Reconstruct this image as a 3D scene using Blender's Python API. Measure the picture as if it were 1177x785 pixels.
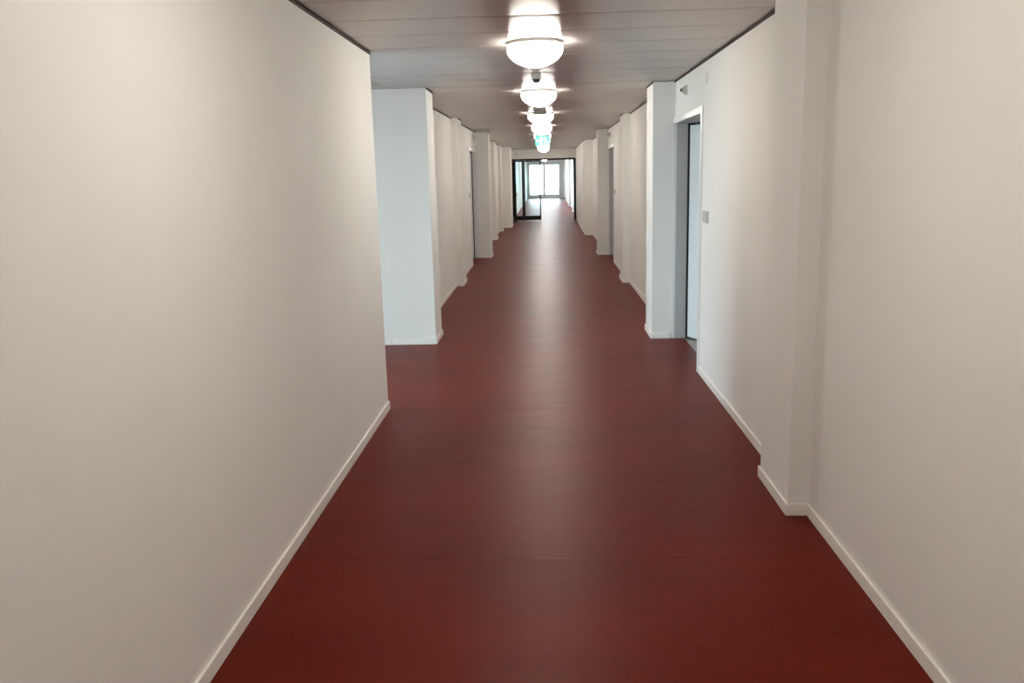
import bpy, bmesh, math, random
from mathutils import Matrix, Vector
random.seed(3)
for o in list(bpy.data.objects): bpy.data.objects.remove(o)
scene = bpy.context.scene
col = scene.collection

# ------------------------------------------------------------------ camera
CAM_H = 1.6727
cd = bpy.data.cameras.new('camera'); cam = bpy.data.objects.new('camera', cd); col.objects.link(cam)
R = Matrix(((0.9989588602, 0.0170390462, 0.0423186306),
            (0.0382585886, 0.1923736602, -0.9805756754),
            (-0.0248490641, 0.9811738102, 0.1915214825)))
cam.matrix_world = Matrix.Translation((0, 0, CAM_H)) @ R.to_4x4()
cd.sensor_width = 36.0; cd.lens = 30.2255; cd.clip_start = 0.05; cd.clip_end = 300
scene.camera = cam

# ------------------------------------------------------------------ world: flat overcast daylight outside the windows
world = bpy.data.worlds.new('overcast_sky'); scene.world = world; world.use_nodes = True
bg = world.node_tree.nodes['Background']
bg.inputs['Color'].default_value = (0.85, 0.93, 1.0, 1); bg.inputs['Strength'].default_value = 9.5
LAMP = 21.5                      # radiance of the lit opal domes
LAMP_COL = (1.0, 0.945, 0.855)
scene.view_settings.view_transform = 'Standard'; scene.view_settings.look = 'None'
scene.view_settings.exposure = 1.12; scene.view_settings.gamma = 1.0
scene.view_settings.use_curve_mapping = False

def portal(loc, rot, sx, sy):    # daylight enters through the window openings: importance portals only
    l = bpy.data.lights.new('window_portal', 'AREA'); l.shape = 'RECTANGLE'; l.size = sx; l.size_y = sy
    l.cycles.is_portal = True
    o = bpy.data.objects.new('window_portal', l); col.objects.link(o); o.location = loc; o.rotation_euler = rot

# ------------------------------------------------------------------ dimensions
H = 2.5
XL1, XLP, XLR, XLQ = -1.18, -1.135, -1.388, -1.289       # left: near wall, pillar, recessed wall, pilaster
XR1, XRQ, XRP = 1.255, 1.154, 1.045                       # right: wall, pilaster, pillar
BT, BH = 0.012, 0.06                                      # baseboard
YB, YG, YE = -9.0, 31.0, 58.0                             # back wall, glazed door, far window
XA = -3.5                                                 # end of the side bay on the left
T = 0.2; BR, BLK = XR1+T, XLR-T
PITCH, Y0P = 0.53, 4.86                                   # ceiling panels

# ------------------------------------------------------------------ materials
def mat(name, color, rough=0.6, metal=0.0, spec=0.5, noise=None, bump=None, emit=None, aniso=0.0):
    m = bpy.data.materials.new(name); m.use_nodes = True
    nt = m.node_tree; b = nt.nodes['Principled BSDF']
    b.inputs['Base Color'].default_value = (*color, 1); b.inputs['Roughness'].default_value = rough
    b.inputs['Metallic'].default_value = metal; b.inputs['Specular IOR Level'].default_value = spec
    if aniso:                                              # rolled finish: highlights stretch along the corridor
        b.inputs['Anisotropic'].default_value = aniso
        cx = nt.nodes.new('ShaderNodeCombineXYZ'); cx.inputs['Y'].default_value = 1.0
        nt.links.new(cx.outputs[0], b.inputs['Tangent'])
    tc = None
    def texco(scale):
        tc = nt.nodes.new('ShaderNodeNewGeometry'); mp = nt.nodes.new('ShaderNodeMapping')
        nt.links.new(tc.outputs['Position'], mp.inputs['Vector']); mp.inputs['Scale'].default_value = scale
        return mp.outputs['Vector']
    if noise:                                              # (scale xyz, detail, spread)
        sc, det, amp = noise
        n = nt.nodes.new('ShaderNodeTexNoise'); n.inputs['Scale'].default_value = 1; n.inputs['Detail'].default_value = det
        nt.links.new(texco(sc), n.inputs['Vector'])
        r = nt.nodes.new('ShaderNodeValToRGB')
        r.color_ramp.elements[0].position = 0.3; r.color_ramp.elements[1].position = 0.7
        r.color_ramp.elements[0].color = (*[c*(1-amp) for c in color], 1)
        r.color_ramp.elements[1].color = (*[min(1, c*(1+amp)) for c in color], 1)
        nt.links.new(n.outputs['Fac'], r.inputs['Fac']); nt.links.new(r.outputs['Color'], b.inputs['Base Color'])
    if bump:                                               # (scale, strength, distance)
        sc, st, di = bump
        n = nt.nodes.new('ShaderNodeTexNoise'); n.inputs['Scale'].default_value = 1; n.inputs['Detail'].default_value = 3
        nt.links.new(texco((sc, sc, sc)), n.inputs['Vector'])
        bp = nt.nodes.new('ShaderNodeBump'); bp.inputs['Strength'].default_value = st; bp.inputs['Distance'].default_value = di
        nt.links.new(n.outputs['Fac'], bp.inputs['Height']); nt.links.new(bp.outputs['Normal'], b.inputs['Normal'])
    if emit:
        b.inputs['Emission Color'].default_value = (*emit[0], 1); b.inputs['Emission Strength'].default_value = emit[1]
    return m

def glass_mat(name, tint):
    m = bpy.data.materials.new(name); m.use_nodes = True; nt = m.node_tree
    for n in list(nt.nodes): nt.nodes.remove(n)
    out = nt.nodes.new('ShaderNodeOutputMaterial'); mx = nt.nodes.new('ShaderNodeMixShader')
    tr = nt.nodes.new('ShaderNodeBsdfTransparent'); tr.inputs['Color'].default_value = (*tint, 1)
    gl = nt.nodes.new('ShaderNodeBsdfGlossy'); gl.inputs['Roughness'].default_value = 0.02
    fr = nt.nodes.new('ShaderNodeFresnel'); fr.inputs['IOR'].default_value = 1.45
    nt.links.new(fr.outputs['Fac'], mx.inputs['Fac']); nt.links.new(tr.outputs[0], mx.inputs[1]); nt.links.new(gl.outputs[0], mx.inputs[2])
    nt.links.new(mx.outputs[0], out.inputs['Surface'])
    return m

def floor_mat():
    m = mat('red_linoleum', (0.11, 0.021, 0.011), 0.42, spec=0.11)
    nt = m.node_tree; b = nt.nodes['Principled BSDF']; b.inputs['Specular Tint'].default_value = (1, 0.60, 0.36, 1); L = nt.links
    g = nt.nodes.new('ShaderNodeNewGeometry')
    def noise(sc, det, rough=0.5):
        mp = nt.nodes.new('ShaderNodeMapping'); mp.inputs['Scale'].default_value = sc; L.new(g.outputs['Position'], mp.inputs['Vector'])
        n = nt.nodes.new('ShaderNodeTexNoise'); n.inputs['Scale'].default_value = 1; n.inputs['Detail'].default_value = det
        n.inputs['Roughness'].default_value = rough
        L.new(mp.outputs['Vector'], n.inputs['Vector']); return n.outputs['Fac']
    def ramp(fac, a, b_, ca, cb):
        r = nt.nodes.new('ShaderNodeValToRGB'); e = r.color_ramp.elements
        e[0].position = a; e[1].position = b_; e[0].color = (*ca, 1); e[1].color = (*cb, 1); L.new(fac, r.inputs['Fac']); return r.outputs['Color']
    def mix(mode, fac, a, b_):
        n = nt.nodes.new('ShaderNodeMixRGB'); n.blend_type = mode; n.inputs['Fac'].default_value = fac
        L.new(a, n.inputs['Color1']); L.new(b_, n.inputs['Color2']); return n.outputs['Color']
    marble = ramp(noise((16, 30, 1), 6, 0.65), 0.3, 0.72, FLOOR_A, FLOOR_B)
    cloud = ramp(noise((0.9, 1.6, 1), 3), 0.3, 0.7, (0.84, 0.82, 0.82), (1.14, 1.2, 1.2))
    fleck = ramp(noise((34, 90, 1), 2), 0.24, 0.33, (0.55, 0.5, 0.5), (1, 1, 1))
    c = mix('MULTIPLY', 1, mix('MULTIPLY', 1, marble, cloud), fleck)
    L.new(c, b.inputs['Base Color'])
    rr = ramp(noise((2.5, 9, 1), 4), 0.3, 0.7, (0.375,)*3, (0.415,)*3)
    L.new(rr, b.inputs['Roughness'])
    bp = nt.nodes.new('ShaderNodeBump'); bp.inputs['Strength'].default_value = 0.03; bp.inputs['Distance'].default_value = 0.002
    L.new(noise((1.6, 5, 1), 3), bp.inputs['Height']); L.new(bp.outputs['Normal'], b.inputs['Normal'])
    return m
FLOOR_A, FLOOR_B = (0.112, 0.0050, 0.0006), (0.148, 0.0092, 0.0014)

M = dict(
    wall=mat('painted_wall', (0.845, 0.838, 0.805), 0.75, spec=0.3, noise=((2, 2, 2), 4, 0.012), bump=(220, 0.12, 0.0015)),
    base=mat('baseboard_paint', (0.93, 0.90, 0.86), 0.4, noise=((9, 9, 9), 3, 0.02)),
    floor=floor_mat(),
    seam=mat('linoleum_seam', (0.115, 0.010, 0.003), 0.25, spec=0.15, noise=((30, 30, 3), 3, 0.1)),
    panel=mat('lacquered_metal_panel', (0.63, 0.575, 0.55), 0.29, metal=0.35, spec=0.5, noise=((1.2, 3, 1), 3, 0.02), aniso=0.9),
    slab=mat('ceiling_void', (0.10, 0.095, 0.09), 0.8, noise=((3, 3, 3), 3, 0.05)),
    gap=mat('shadow_gap', (0.06, 0.05, 0.045), 0.8, noise=((8, 8, 8), 2, 0.1)),
    frame=mat('door_frame_enamel', (0.80, 0.80, 0.79), 0.35, noise=((5, 5, 5), 2, 0.015)),
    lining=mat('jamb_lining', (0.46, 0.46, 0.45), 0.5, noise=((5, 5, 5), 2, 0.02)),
    leaf=mat('door_leaf_laminate', (0.74, 0.78, 0.80), 0.4, noise=((4, 4, 1), 3, 0.015)),
    black=mat('black_steel', (0.008, 0.008, 0.009), 0.5, spec=0.2, noise=((20, 20, 20), 2, 0.1)),
    rubber=mat('black_seal', (0.012, 0.012, 0.012), 0.7, noise=((30, 30, 30), 2, 0.1)),
    steel=mat('brushed_steel', (0.55, 0.55, 0.55), 0.3, metal=1.0, noise=((10, 200, 10), 2, 0.08)),
    lamp_base=mat('lamp_white_metal', (0.75, 0.74, 0.72), 0.4, noise=((10, 10, 10), 2, 0.02)),
    opal=mat('lit_opal_glass', (0.9, 0.88, 0.84), 0.25, noise=((10, 10, 10), 2, 0.01), emit=(LAMP_COL, LAMP)),
    plastic=mat('white_plastic', (0.72, 0.72, 0.70), 0.4, noise=((15, 15, 15), 2, 0.02)),
    grey_plastic=mat('grey_plastic', (0.42, 0.42, 0.38), 0.4, noise=((15, 15, 15), 2, 0.03)),
    switch=mat('switch_grey', (0.52, 0.53, 0.51), 0.4, noise=((15, 15, 15), 2, 0.03)),
    dark=mat('dark_plastic', (0.02, 0.02, 0.02), 0.25, noise=((15, 15, 15), 2, 0.1)),
    sign_green=mat('sign_green', (0.02, 0.35, 0.2), 0.3, noise=((15, 15, 15), 2, 0.03), emit=((0.16, 0.80, 0.55), 0.7)),
    sign_white=mat('sign_white', (0.8, 0.85, 0.82), 0.3, noise=((15, 15, 15), 2, 0.01), emit=((0.8, 1.0, 0.92), 1.6)),
    screed=mat('grey_room_floor', (0.33, 0.31, 0.29), 0.5, noise=((6, 6, 1), 4, 0.08)),
    ground=mat('gravel_ground', (0.45, 0.44, 0.42), 0.9, noise=((4, 4, 4), 5, 0.2)),
    win=mat('window_frame_paint', (0.62, 0.64, 0.66), 0.4, noise=((5, 5, 5), 2, 0.02)),
    glass=glass_mat('clear_glass', (0.90, 0.95, 0.945)),
    sunglass=glass_mat('window_glass', (0.88, 0.965, 0.98)),
)

# ------------------------------------------------------------------ mesh helpers
class MB:
    def __init__(s): s.v = []; s.f = []
    def box(s, x0, x1, y0, y1, z0, z1):
        x0, x1 = sorted((x0, x1)); y0, y1 = sorted((y0, y1)); z0, z1 = sorted((z0, z1))
        b = len(s.v)
        s.v += [(x, y, z) for z in (z0, z1) for y in (y0, y1) for x in (x0, x1)]
        s.f += [tuple(b+i for i in q) for q in ((0, 2, 3, 1), (4, 5, 7, 6), (0, 1, 5, 4), (2, 6, 7, 3), (0, 4, 6, 2), (1, 3, 7, 5))]
        return s
    def lathe(s, prof, n=48):                      # (radius, z), closed at radius 0 by the profile itself
        b = len(s.v)
        for r, z in prof:
            for i in range(n):
                a = 2*math.pi*i/n; s.v.append((r*math.cos(a), r*math.sin(a), z))
        for k in range(len(prof)-1):
            for i in range(n):
                j = (i+1) % n; s.f.append((b+k*n+i, b+k*n+j, b+(k+1)*n+j, b+(k+1)*n+i))
        return s
    def prism(s, pts, y0, y1):                     # xz outline extruded along y
        b = len(s.v); n = len(pts)
        s.v += [(x, y0, z) for x, z in pts] + [(x, y1, z) for x, z in pts]
        s.f.append(tuple(b+i for i in range(n))); s.f.append(tuple(b+n+i for i in reversed(range(n))))
        for i in range(n):
            j = (i+1) % n; s.f.append((b+i, b+n+i, b+n+j, b+j))
        return s
    def mesh(s, name, bevel=0.0, seg=2):
        me = bpy.data.meshes.new(name); me.from_pydata(s.v, [], s.f)
        bm = bmesh.new(); bm.from_mesh(me)
        bmesh.ops.remove_doubles(bm, verts=bm.verts, dist=1e-6)
        bmesh.ops.recalc_face_normals(bm, faces=bm.faces)
        if bevel: bmesh.ops.bevel(bm, geom=[e for e in bm.edges], offset=bevel, segments=seg, affect='EDGES', profile=0.5)
        bm.to_mesh(me); bm.free(); return me
    def build(s, name, m, parent=None, bevel=0.0, smooth=False, seg=2, loc=None, rz=0):
        me = s.mesh(name, bevel, seg); me.materials.append(M[m])
        if smooth:
            for p in me.polygons: p.use_smooth = True
        o = bpy.data.objects.new(name, me); col.objects.link(o); o.parent = parent
        if loc: o.location = loc
        o.rotation_euler[2] = rz
        return o
def empty(name, loc=(0, 0, 0), rz=0, kind=None):
    o = bpy.data.objects.new(name, None); col.objects.link(o); o.location = loc; o.rotation_euler[2] = rz
    o.empty_display_size = 0.2
    if kind: o['kind'] = kind
    return o
def tag(o, label=None, cat=None, group=None, kind=None):
    for k, v in (('label', label), ('category', cat), ('group', group), ('kind', kind)):
        if v: o[k] = v
    return o
def copy_tree(o, parent=None):
    c = o.copy(); col.objects.link(c); c.parent = parent
    for ch in o.children: copy_tree(ch, c)
    return c
box = lambda *a: MB().box(*a)

# ------------------------------------------------------------------ ground outside
g = box(-60, 60, -40, 120, -3.3, -3.2).build('ground', 'ground'); tag(g, kind='structure')

# ------------------------------------------------------------------ floor: linoleum sheets with welded seams across the corridor
floor = box(XLR-0.2, 1.42, YB-0.2, YE+0.3, -0.14, -0.012).build('floor', 'seam'); floor['kind'] = 'structure'
sheets = [YB-0.2, -1.45, 1.05, 3.55, 6.02, 8.555] + [8.555+2.5*k for k in range(1, 20)]
sheets = [y for y in sheets if y < YE] + [YE+0.3]
for a, b in zip(sheets[:-1], sheets[1:]):
    box(XLR-0.2, 1.372, a+0.0012, b-0.0012, -0.012, 0).build('linoleum_sheet', 'floor', floor)
    if b < YE: box(XLR-0.2, 1.372, b-0.0012, b+0.0012, -0.012, 0.0003).build('weld_seam', 'seam', floor)
box(XA-0.1, BLK-0.0005, 3.8, 8.7, -0.14, 0).build('bay_linoleum_sheet', 'floor', floor)

# ------------------------------------------------------------------ walls
wl = empty('wall_left', kind='structure'); wr = empty('wall_right', kind='structure')
bl = empty('baseboard_left', kind='structure'); br = empty('baseboard_right', kind='structure')
trl = empty('trim_1', kind='structure'); trr = empty('trim_2', kind='structure')
TZ, TD = 0.012, 0.008                        # dark shadow-gap strip under the ceiling
def run(side, name, y0, y1, x, back, near=False, far=False, trim=True, base=True, near_to=None, far_to=None):
    """one straight stretch of wall face at x; near/far: exposed return faces that need a baseboard"""
    s = -1 if side == 'L' else 1
    w, b, t = (wl, bl, trl) if side == 'L' else (wr, br, trr)
    box(x, back, y0, y1, -0.1, H).build(name, 'wall', w)
    ya, yb = y0-(BT if near else 0), y1+(BT if far else 0)
    if base:
        bm = box(x, x-s*BT, ya, yb, 0, BH)
        bm.build('baseboard_section', 'base', b, bevel=0.002, seg=1)
        if near and near_to is not None: box(x, near_to-s*BT, y0-BT, y0, 0, BH).build('baseboard_section', 'base', b, bevel=0.002, seg=1)
        if far and far_to is not None: box(x, far_to-s*BT, y1, y1+BT, 0, BH).build('baseboard_section', 'base', b, bevel=0.002, seg=1)
    if trim: box(x, x-s*TD, y0, y1, H-TZ, H-0.0005).build('shadow_gap_strip', 'gap', t)
D1 = (7.06, 8.60); D2 = (16.06, 17.62); D3 = (15.95, 17.52)
# right
run('R', 'wall_section', YB, 4.016, XR1, BR)
run('R', 'pilaster', 4.016, 4.56, XRQ, BR, True, True, near_to=XR1, far_to=XR1)
run('R', 'wall_section', 4.56, D1[0], XR1, BR)
run('R', 'pillar', D1[1], 9.114, XRP, BR, True, True, near_to=XR1-0.016, far_to=XR1)
run('R', 'wall_section', 9.114, 13.08, XR1, BR)
run('R', 'pilaster', 13.08, 13.65, XRQ, BR, True, True, near_to=XR1, far_to=XR1)
run('R', 'wall_section', 13.65, D2[0], XR1, BR)
run('R', 'pillar', D2[1], 18.1, XRP, BR, True, True, near_to=XR1-0.016, far_to=XR1)
run('R', 'wall_section', 18.1, 23.3, XR1, BR)
run('R', 'pillar', 23.3, 27.3, XRP+0.005, BR, True, True, near_to=XR1, far_to=XRP+0.03)
run('R', 'wall_section', 27.3, YG, XRP+0.03, BR)
for D in (D1, D2):                            # wall above the door heads
    box(XR1, BR, D[0], D[1], 2.165, H).build('wall_section', 'wall', wr)
    box(XR1, XR1-TD, D[0], D[1], H-TZ, H-0.0005).build('shadow_gap_strip', 'gap', trr)
# left
run('L', 'wall_section', YB, 6.053, XL1, BLK, False, True, far_to=None)
run('L', 'pillar', 8.50, 9.0, XLP, BLK, True, True, near_to=BLK, far_to=XLR)
run('L', 'wall_section', 9.0, 13.06, XLR, BLK)
run('L', 'pilaster', 13.06, 13.63, XLQ, BLK, True, True, near_to=XLR, far_to=XLR)
run('L', 'wall_section', 13.63, D3[0], XLR, BLK)
run('L', 'pillar', D3[1], 18.06, XLP, BLK, True, True, near_to=XLR+0.016, far_to=XLR)
run('L', 'wall_section', 18.06, 22.3, XLR, BLK)
run('L', 'pilaster', 22.3, 22.85, XLQ, BLK, True, True, near_to=XLR, far_to=XLR)
run('L', 'wall_section', 22.85, 25.5, XLR, BLK)
run('L', 'pilaster', 25.5, 26.0, XLQ-0.01, BLK, True, True, near_to=XLR, far_to=XLR)
run('L', 'wall_section', 26.0, 27.3, XLR, BLK)
run('L', 'pillar', 27.3, 28.7, -1.10, BLK, True, True, near_to=XLR, far_to=XLR+0.1)
run('L', 'wall_section', 28.7, YG, XLR+0.1, BLK)
box(XLR, BLK, D3[0], D3[1], 2.165, H).build('wall_section', 'wall', wl)
box(XLR, XLR+TD, D3[0], D3[1], H-TZ, H-0.0005).build('shadow_gap_strip', 'gap', trl)
# beyond the glazed doors
FR, FL = 1.24, -1.24
run('R', 'wall_section', YG+0.12, YE, FR, FR+T, trim=False)
for a, b in ((YG+0.12, 36.0), (42.6, 45.0), (51.4, YE)): run('L', 'wall_section', a, b, FL, FL-T, trim=False)
for a, b in ((36.0, 42.6), (45.0, 51.4)): box(FL, FL+BT, a, b, 0, BH).build('baseboard_section', 'base', bl, bevel=0.002, seg=1)
for y in (37.3, 43.7, 52.5):
    run('R', 'pilaster', y, y+0.55, 1.135, FR+0.02, True, True, trim=False, near_to=FR, far_to=FR)
# back wall behind the viewer
wb = box(XLR-T, XR1+T, YB-0.2, YB, -0.1, H).build('wall_back', 'wall'); wb['kind'] = 'structure'
# side bay
ws = empty('wall_side_bay', kind='structure')
box(XA-0.2, BLK, 8.50, 8.70, -0.1, H).build('wall_section', 'wall', ws)
bs = empty('baseboard_side_bay', kind='structure')
box(XA, BLK, 8.50-BT, 8.50, 0, BH).build('baseboard_section', 'base', bs, bevel=0.002, seg=1)
box(BLK-BT, XL1, 6.053, 6.053+BT, 0, BH).build('baseboard_section', 'base', bs, bevel=0.002, seg=1)
# header over the glazed doors
HZ = 2.17
wf = box(XLR-T, XR1+T, YG-0.03, YG+0.12, HZ, H).build('wall_front', 'wall'); wf['kind'] = 'structure'

# ------------------------------------------------------------------ windows
def window(name, axis, a0, a1, z0, z1, pos, mull, wall_parent, lo, hi):
    """axis 'y': window in a wall facing along y (spans x); axis 'x': spans y"""
    w = empty(name, kind='structure')
    def bx(u0, u1, v0, v1, d0, d1):
        return box(u0, u1, pos+d0, pos+d1, v0, v1) if axis == 'y' else box(pos+d0, pos+d1, u0, u1, v0, v1)
    for q in ((lo, a0, -0.1, H), (a1, hi, -0.1, H), (a0, a1, -0.1, z0), (a0, a1, z1, H)):
        if q[1]-q[0] > 0.005: bx(q[0], q[1], q[2], q[3], 0.0, 0.2).build('wall_section', 'wall', wall_parent)
    fw = 0.06; mw = 0.08 if axis == 'y' else 0.05
    for q in ((a0, a0+fw, z0, z1), (a1-fw, a1, z0, z1), (a0+fw, a1-fw, z0, z0+fw), (a0+fw, a1-fw, z1-fw, z1)):
        bx(*q, 0.06, 0.13).build('window_frame', 'win', w, bevel=0.003, seg=1)
    edges = [a0+fw] + [m for m in mull] + [a1-fw]
    for m in mull: bx(m-mw, m+mw, z0+fw, z1-fw, 0.06, 0.13).build('mullion', 'win', w, bevel=0.003, seg=1)
    for i in range(len(edges)-1):
        e0 = edges[i]+(mw+0.001 if i else 0); e1 = edges[i+1]-(mw+0.001 if i < len(edges)-2 else 0)
        bx(e0, e1, z0+fw, z1-fw, 0.09, 0.10).build('pane', 'sunglass', w)
    return w
we = empty('wall_end', kind='structure')
window('window_1', 'y', -1.10, 0.92, 0.20, 2.24, YE, [-0.10], we, FL-T, FR+T)
window('window_2', 'x', 4.35, 6.55, 0.06, 2.25, XA-0.2, [5.45], ws, 4.0, 8.50)
window('added_window_5', 'y', -3.0, -2.1, 0.06, 2.10, 3.8, [], ws, XA-0.2, BLK)  # unseen window, added to send more daylight onto the left pillar's front
portal((-2.55, 3.75, 1.08), (math.radians(90), 0, 0), 0.9, 2.05)
for a, b in ((36.0, 42.6), (45.0, 51.4)):
    window('added_window_3' if a < 40 else 'added_window_4', 'x', a+0.1, b-0.1, 0.9, 2.25, FL-T, [a+(b-a)*q/4 for q in (1, 2, 3)], wl, a, b)  # invented window bands, added to brighten the corridor beyond the glazed doors
    portal((FL-T-0.05, (a+b)/2, 1.57), (0, math.radians(-90), 0), 1.3, b-a-0.2)
portal((-0.09, YE+0.25, 1.22), (math.radians(-90), 0, 0), 2.0, 2.0)
portal((XA-0.25, 5.45, 1.15), (0, math.radians(-90), 0), 2.2, 2.2)

# ------------------------------------------------------------------ ceiling: transverse lacquered metal panels under a dark void
ceil = box(-1.62, 1.46, YB-0.2, YE+0.2, H+0.03, H+0.12).build('ceiling', 'slab'); ceil['kind'] = 'structure'
def panel_mesh(w, x0, x1):
    hw = w/2-0.0035; n = 10; sag = 0.0034; lip = 0.006
    prof = [(-hw, 0.022), (-hw, lip*0.8)]
    for i in range(n+1):
        t = -1+2*i/n; prof.append(((hw-0.006)*t, sag*(t*t)))
    prof += [(hw, lip*0.8), (hw, 0.022)]
    v = [(x, y, z) for x in (x0, x1) for y, z in prof]; k = len(prof)
    f = [(i, i+1, k+i+1, k+i) for i in range(k-1)] + [(k-1, 0, k, 2*k-1)] + [tuple(range(k)), tuple(reversed(range(k, 2*k)))]
    me = bpy.data.meshes.new('ceiling_panel'); me.from_pydata(v, [], f)
    bm = bmesh.new(); bm.from_mesh(me); bmesh.ops.recalc_face_normals(bm, faces=bm.faces); bm.to_mesh(me); bm.free()
    for p in me.polygons: p.use_smooth = abs(p.normal.z) > 0.9
    me.materials.append(M['panel']); return me
pm = panel_mesh(PITCH, -1.5, 1.4)
k0 = int(math.floor((YB-Y0P)/PITCH)); k1 = int(math.ceil((YE-Y0P)/PITCH))
for k in range(k0, k1):
    yc = Y0P+(k+0.5)*PITCH
    if abs(yc-YG) < 0.30 and yc > YG-0.03: pass
    o = bpy.data.objects.new('ceiling_panel', pm); col.objects.link(o); o.parent = ceil
    o.location = (0, yc, H+0.0008*random.uniform(-1, 1)+0.001); o.rotation_euler[0] = math.radians(random.uniform(-0.04, 0.04))
box(XA-0.2, -1.501, 3.8, 8.70, H+0.001, H+0.03).build('bay_ceiling_panel', 'panel', ceil)

# ------------------------------------------------------------------ room doors
def make_door(name, side, y0, y1, xw, ajar, depth=0.125, lin='lining'):
    """steel frame in the wall face at xw; y1 is the far side, where the leaf is hung"""
    s = 1 if side == 'R' else -1
    d = empty(name, (xw, (y0+y1)/2, 0), kind='structure')
    cy = (y0+y1)/2; a, b = y0-cy, y1-cy
    fz, fwid, pr = 2.165, 0.058, 0.014
    L = lambda u0, u1, v0, v1, z0, z1: box(s*u0, s*u1, v0, v1, z0, z1)
    L(-pr, 0.02, a, a+fwid, 0, fz).build('frame_jamb', 'frame', d, bevel=0.003)
    L(-pr, 0.02, b-0.012, b, 0, fz).build('frame_jamb', 'frame', d, bevel=0.003)
    L(-pr, 0.02, a+fwid, b-0.012, fz-fwid, fz).build('frame_head', 'frame', d, bevel=0.003)
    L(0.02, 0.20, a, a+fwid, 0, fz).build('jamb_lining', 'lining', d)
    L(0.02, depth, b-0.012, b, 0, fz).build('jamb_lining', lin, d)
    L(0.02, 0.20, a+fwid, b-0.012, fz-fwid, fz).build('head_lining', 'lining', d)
    L(depth, 0.20, b-0.012, b, 0, fz).build('door_seal', 'rubber', d)
    w = (b-0.012)-(a+fwid)-0.045
    leaf = MB().box(0, s*0.04, -w, 0, 0.022, fz-fwid-0.02).build('door_leaf', 'leaf', d, bevel=0.002, loc=(s*(depth+0.015), b-0.045, 0), rz=s*math.radians(ajar))
    MB().box(-s*0.008, 0, -w+0.05, -w+0.10, 0.93, 1.17).box(-s*0.05, -s*0.008, -w+0.068, -w+0.082, 1.04, 1.06).box(-s*0.062, -s*0.045, -w+0.068, -w+0.20, 1.04, 1.06).build('lever_handle', 'steel', leaf)
    # unlit room behind
    rm = empty('wall_room', (xw, cy, 0), kind='structure')
    r0, r1, rx = a-0.9, b+0.55, 3.2
    for q in ((0.201, rx, r0-0.1, r0, -0.1, H), (0.201, rx, r1, r1+0.1, -0.1, H), (rx, rx+0.1, r0-0.1, r1+0.1, -0.1, H)):
        L(*q).build('wall_section', 'wall', rm)
    L(0.201, rx, r0, r1, H-0.05, H+0.05).build('room_ceiling', 'wall', rm)
    L(0.118 if side == 'R' else 0.163, 0.2005, a+fwid, b-0.012, -0.05, 0.0005).build('threshold', 'screed', rm)
    L(0.2005, rx, r0, r1, -0.05, 0.0).build('room_floor', 'screed', rm)
    # the wall leaf between the room and the corridor beside the frame
    L(0.19, 0.21, r0, a, -0.1, H).build('wall_section', 'wall', rm); L(0.19, 0.21, b, r1, -0.1, H).build('wall_section', 'wall', rm)
    L(0.19, 0.21, a, b, fz, H).build('wall_section', 'wall', rm)
    return d
make_door('door_1', 'R', *D1, XR1, 26)
make_door('door_2', 'R', *D2, XR1, 4)
make_door('door_3', 'L', *D3, XLR, 20, 0.075, 'frame')

# ------------------------------------------------------------------ glazed double door with sidelight at the corridor's end
dg = empty('door_4', (0, YG, 0), kind='structure')
yf0, yf1 = -0.03, 0.04
GL, GR = -1.23, 1.07
box(GL, GL+0.06, yf0, yf1, 0, HZ).build('frame_jamb', 'black', dg, bevel=0.003)
box(GR-0.08, GR, yf0, yf1, 0, HZ).build('frame_jamb', 'black', dg, bevel=0.003)
box(GL+0.06, GR-0.08, yf0, yf1, HZ-0.06, HZ).build('frame_head', 'black', dg, bevel=0.003)
box(-0.812, -0.782, yf0, yf1, 0, HZ-0.06).build('mullion', 'black', dg, bevel=0.003)
def glazed(name, w, parent, loc, rz, stile=0.05, rail=0.15, handle=None):
    z0, z1 = 0.03, HZ-0.065
    m = MB().box(0, stile, -0.025, 0.025, z0, z1).box(w-stile, w, -0.025, 0.025, z0, z1)
    m.box(stile, w-stile, -0.025, 0.025, z0, z0+rail).box(stile, w-stile, -0.025, 0.025, z1-0.035, z1)
    me = bpy.data.meshes.new(name); me.from_pydata(m.v, [], m.f); me.materials.append(M['black'])
    o = bpy.data.objects.new(name, me); col.objects.link(o); o.parent = parent; o.location = loc; o.rotation_euler[2] = rz
    box(stile, w-stile, -0.005, 0.005, z0+rail, z1-0.035).build('pane', 'glass', o)
    if handle:
        hm = MB()
        for sg in (-1, 1):
            hm.box(handle-0.022, handle+0.022, sg*0.025, sg*0.033, 0.80, 1.05)
            hm.box(handle-0.009, handle+0.009, sg*0.033, sg*0.075, 0.95, 0.97)
            hm.box(handle-0.12 if handle > w/2 else handle-0.01, handle+0.01 if handle > w/2 else handle+0.12, sg*0.06, sg*0.078, 0.95, 0.97)
        hm.build('lever_handle', 'dark', o)
    return o
glazed('sidelight', 0.351, dg, (GL+0.064, 0, 0), 0, 0.028)
glazed('door_leaf', 0.603, dg, (-0.780, 0, 0), 0, 0.040, handle=0.583)
lf = glazed('door_leaf', 1.13, dg, (-1.155, -0.07, 0), math.radians(-84), 0.07, handle=1.08)
box(0.02, 0.30, -0.06, -0.026, HZ-0.19, HZ-0.13).build('door_closer', 'dark', lf, bevel=0.004)

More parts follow.
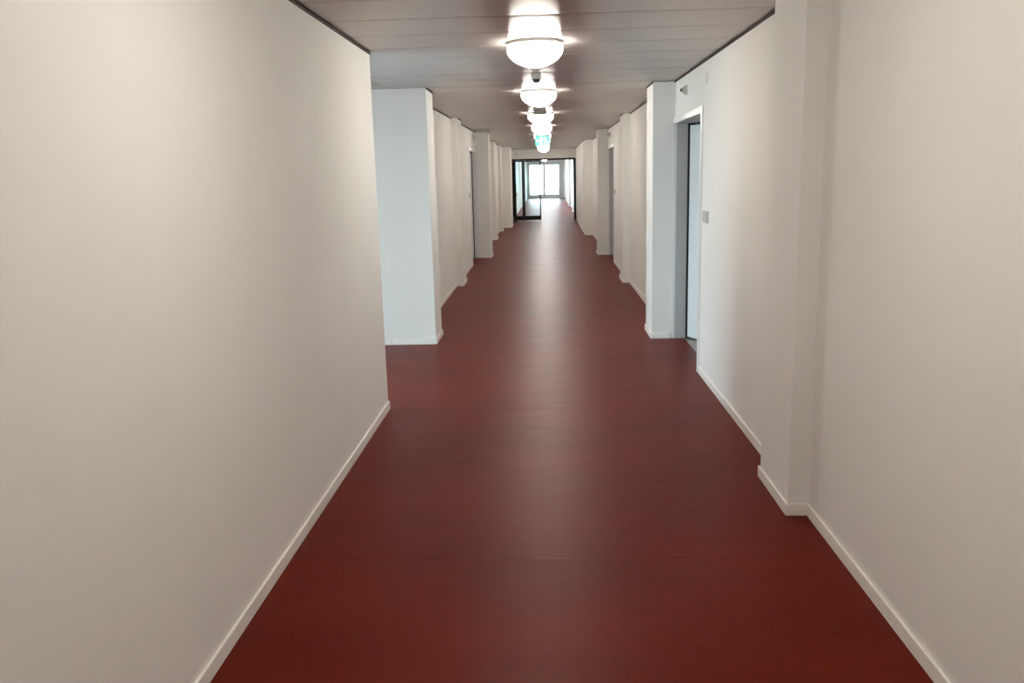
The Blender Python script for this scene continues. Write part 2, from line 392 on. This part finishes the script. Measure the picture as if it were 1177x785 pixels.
# ------------------------------------------------------------------ ceiling lamps
def make_lamp():
    e = empty('ceiling_lamp')
    MB().lathe([(0.0001, 0), (0.168, 0), (0.170, -0.004), (0.170, -0.016), (0.166, -0.018), (0.0001, -0.018)]).build('lamp_base', 'lamp_base', e)
    MB().lathe([(0.174, -0.016), (0.181, -0.0175), (0.181, -0.0225), (0.174, -0.024), (0.168, -0.0225), (0.168, -0.0175), (0.174, -0.016)]).build('lamp_ring', 'lamp_base', e)
    prof = [(0.174, -0.0235), (0.1775, -0.030), (0.179, -0.042)] + [(0.179*math.cos(t)**1.2 if t < math.pi/2-1e-3 else 0.0001, -0.050-0.112*math.sin(t)) for t in [math.pi/2*i/16 for i in range(17)]]
    MB().lathe(prof).build('opal_dome', 'opal', e, smooth=True)
    return e
LY = [5.80+3.33*k for k in range(-2, 8)]
FAR = [33.6+3.6*k for k in range(0, 6)]
lab = {
    0: 'lit opal dome ceiling lamp level with the open corner of the left wall',
    1: 'lit opal dome ceiling lamp just beyond the small grey box on the ceiling',
    2: 'lit opal dome ceiling lamp right behind the flat grey ceiling plate',
    3: 'lit opal dome ceiling lamp between the flat grey plate and the green exit sign',
    4: 'lit opal dome ceiling lamp just behind the green exit sign',
    5: 'lit opal dome ceiling lamp second behind the green exit sign',
    6: 'lit opal dome ceiling lamp second from the wall above the glazed doors',
    7: 'lit opal dome ceiling lamp closest to the wall above the glazed doors',
}
proto = None
for i, y in enumerate(LY+FAR):
    e = make_lamp() if proto is None else copy_tree(proto)
    proto = proto or e
    e.location = (-0.055, y, H+0.002)
    k = i-2
    if k == -1: l = 'lit opal dome ceiling lamp next before the pilaster on the smooth right wall'
    elif k < 0: l = 'lit opal dome ceiling lamp closest to the closed back end of the corridor'
    elif k in lab: l = lab[k]
    else: l = '%s lit opal dome ceiling lamp beyond the glazed doors' % ('first', 'second', 'third', 'fourth', 'fifth', 'sixth')[i-len(LY)]
    tag(e, l, 'ceiling lamp', 'opal lamps along the corridor ceiling')

# ------------------------------------------------------------------ small fittings
s = empty('ceiling_sensor', (-0.065, 7.56, H+0.002))
box(-0.042, 0.042, -0.035, 0.035, -0.052, 0).build('housing', 'grey_plastic', s, bevel=0.004)
MB().lathe([(0.034, -0.051), (0.034, -0.062), (0.028, -0.074), (0.012, -0.080), (0.0001, -0.081)], 24).build('lens', 'dark', s, smooth=True)
tag(s, 'small grey box sensor with a dark lens hanging under the ceiling panels', 'sensor')
s = empty('ceiling_plate', (-0.063, 12.0, H+0.002))
box(-0.088, 0.088, -0.05, 0.05, -0.055, 0).build('housing', 'grey_plastic', s, bevel=0.004)
box(-0.075, 0.075, -0.052, 0.02, -0.060, -0.054).build('lens', 'plastic', s, bevel=0.002)
tag(s, 'flat grey plate-shaped emergency light fixed under the ceiling panels', 'emergency light')

sg = empty('exit_sign', (-0.05, 18.35, H+0.002))
box(-0.155, 0.155, -0.02, 0.02, -0.075, -0.052).build('top_rail', 'grey_plastic', sg, bevel=0.002)
for xh in (-0.0925, 0.0925): box(xh-0.0075, xh+0.0075, -0.008, 0.008, -0.053, 0).build('hanger', 'grey_plastic', sg)
pl = box(-0.15, 0.15, -0.012, 0.012, -0.275, -0.0755).build('sign_panel', 'sign_green', sg, bevel=0.002)
zc = -0.175
MB().prism([(-0.06, zc-0.075), (-0.06, zc+0.075), (0.0, zc+0.075), (0.0, zc-0.075)], -0.0135, -0.0115).build('pictogram_door', 'sign_white', sg)
MB().prism([(-0.135, zc), (-0.105, zc+0.035), (-0.105, zc+0.014), (-0.072, zc+0.014), (-0.072, zc-0.014), (-0.105, zc-0.014), (-0.105, zc-0.035)], -0.0135, -0.0115).build('pictogram_arrow', 'sign_white', sg)
fg = MB()
fg.prism([(0.055+0.016*math.cos(t), zc+0.058+0.016*math.sin(t)) for t in [2*math.pi*i/12 for i in range(12)]], -0.0135, -0.0115)
fg.prism([(0.045, zc+0.038), (0.075, zc+0.036), (0.092, zc-0.015), (0.07, zc-0.02)], -0.0135, -0.0115)
fg.prism([(0.07, zc-0.018), (0.092, zc-0.013), (0.105, zc-0.045), (0.132, zc-0.05), (0.13, zc-0.064), (0.095, zc-0.06)], -0.0135, -0.0115)
fg.prism([(0.068, zc-0.02), (0.086, zc-0.02), (0.058, zc-0.045), (0.05, zc-0.078), (0.034, zc-0.074), (0.044, zc-0.038)], -0.0135, -0.0115)
fg.prism([(0.047, zc+0.036), (0.06, zc+0.03), (0.034, zc+0.0), (0.014, zc+0.012), (0.018, zc+0.022), (0.031, zc+0.016)], -0.0135, -0.0115)
fg.build('pictogram_figure', 'sign_white', sg)
tag(sg, 'green and white illuminated emergency exit sign hanging under the ceiling', 'exit sign')

def signal(side, x, y, z, label):
    s = -1 if side == 'R' else 1                 # outwards from the wall
    e = empty('signal_light', (x, y, z))
    box(0, s*0.010, -0.045, 0.045, -0.045, 0.045).build('back_plate', 'plastic', e, bevel=0.003)
    b = MB(); n = len(b.v)
    b.v += [(s*0.010, -0.040, -0.040), (s*0.010, 0.040, -0.040), (s*0.010, 0.040, 0.040), (s*0.010, -0.040, 0.040),
            (s*0.045, -0.020, -0.016), (s*0.045, 0.020, -0.016), (s*0.045, 0.020, 0.016), (s*0.045, -0.020, 0.016)]
    b.f += [(0, 1, 2, 3), (4, 7, 6, 5), (0, 4, 5, 1), (1, 5, 6, 2), (2, 6, 7, 3), (3, 7, 4, 0)]
    b.build('tapered_cover', 'grey_plastic', e)
    box(s*0.045, s*0.058, -0.014, 0.014, -0.013, 0.013).build('lens', 'dark', e, bevel=0.003)
    return tag(e, label, 'signal light', 'signal lights above the room doors')
signal('R', XR1, 7.90, 2.358, 'small tapered grey signal light with black lens above the ajar door by the wide bay')
signal('R', XR1, 17.0, 2.362, 'small tapered grey signal light above the farther recessed door opposite the bay side door')
signal('L', XLR, 16.72, 2.375, 'small tapered grey signal light above the door on the side of the daylit bay')

e = empty('blank_cover', (XR1, 6.95, 2.362))
box(0, -0.009, -0.045, 0.045, -0.042, 0.042).build('cover_plate', 'plastic', e, bevel=0.003)
box(-0.009, -0.0105, -0.006, 0.006, -0.006, 0.006).build('screw_cap', 'plastic', e)
tag(e, 'small white blank cover plate high on the wall near the ajar door frame', 'cover plate')

def switch(side, x, y, z, w, n, label):
    s = -1 if side == 'R' else 1
    e = empty('light_switch', (x, y, z))
    box(0, s*0.010, -w/2, w/2, -0.047, 0.047).build('switch_frame', 'switch', e, bevel=0.003)
    c = (w-0.016)/n
    for i in range(n):
        y0 = -w/2+0.008+i*c
        box(s*0.010, s*0.0145, y0+0.003, y0+c-0.003, -0.038, 0.038).build('rocker', 'switch', e, bevel=0.002)
    return tag(e, label, 'light switch', 'grey wall switches beside doors')
switch('R', XR1, 6.87, 1.302, 0.21, 3, 'grey triple light switch beside the frame of the ajar door')
switch('R', XR1, 15.85, 1.30, 0.15, 2, 'grey double light switch beside the second recessed door, past the first pillar')
switch('L', XLR, 15.78, 1.30, 0.15, 2, 'grey double light switch beside the door on the daylit bay side')

e = empty('alarm_sounder', (-1.0, YG-0.03, 2.385))
box(-0.045, 0.045, -0.012, 0, -0.075, 0.075).build('back_plate', 'plastic', e, bevel=0.003)
MB().box(-0.036, 0.036, -0.045, -0.012, -0.062, 0.062).build('cover', 'plastic', e, bevel=0.008)
tag(e, 'small white upright box on the wall above the glazed doors', 'alarm sounder')
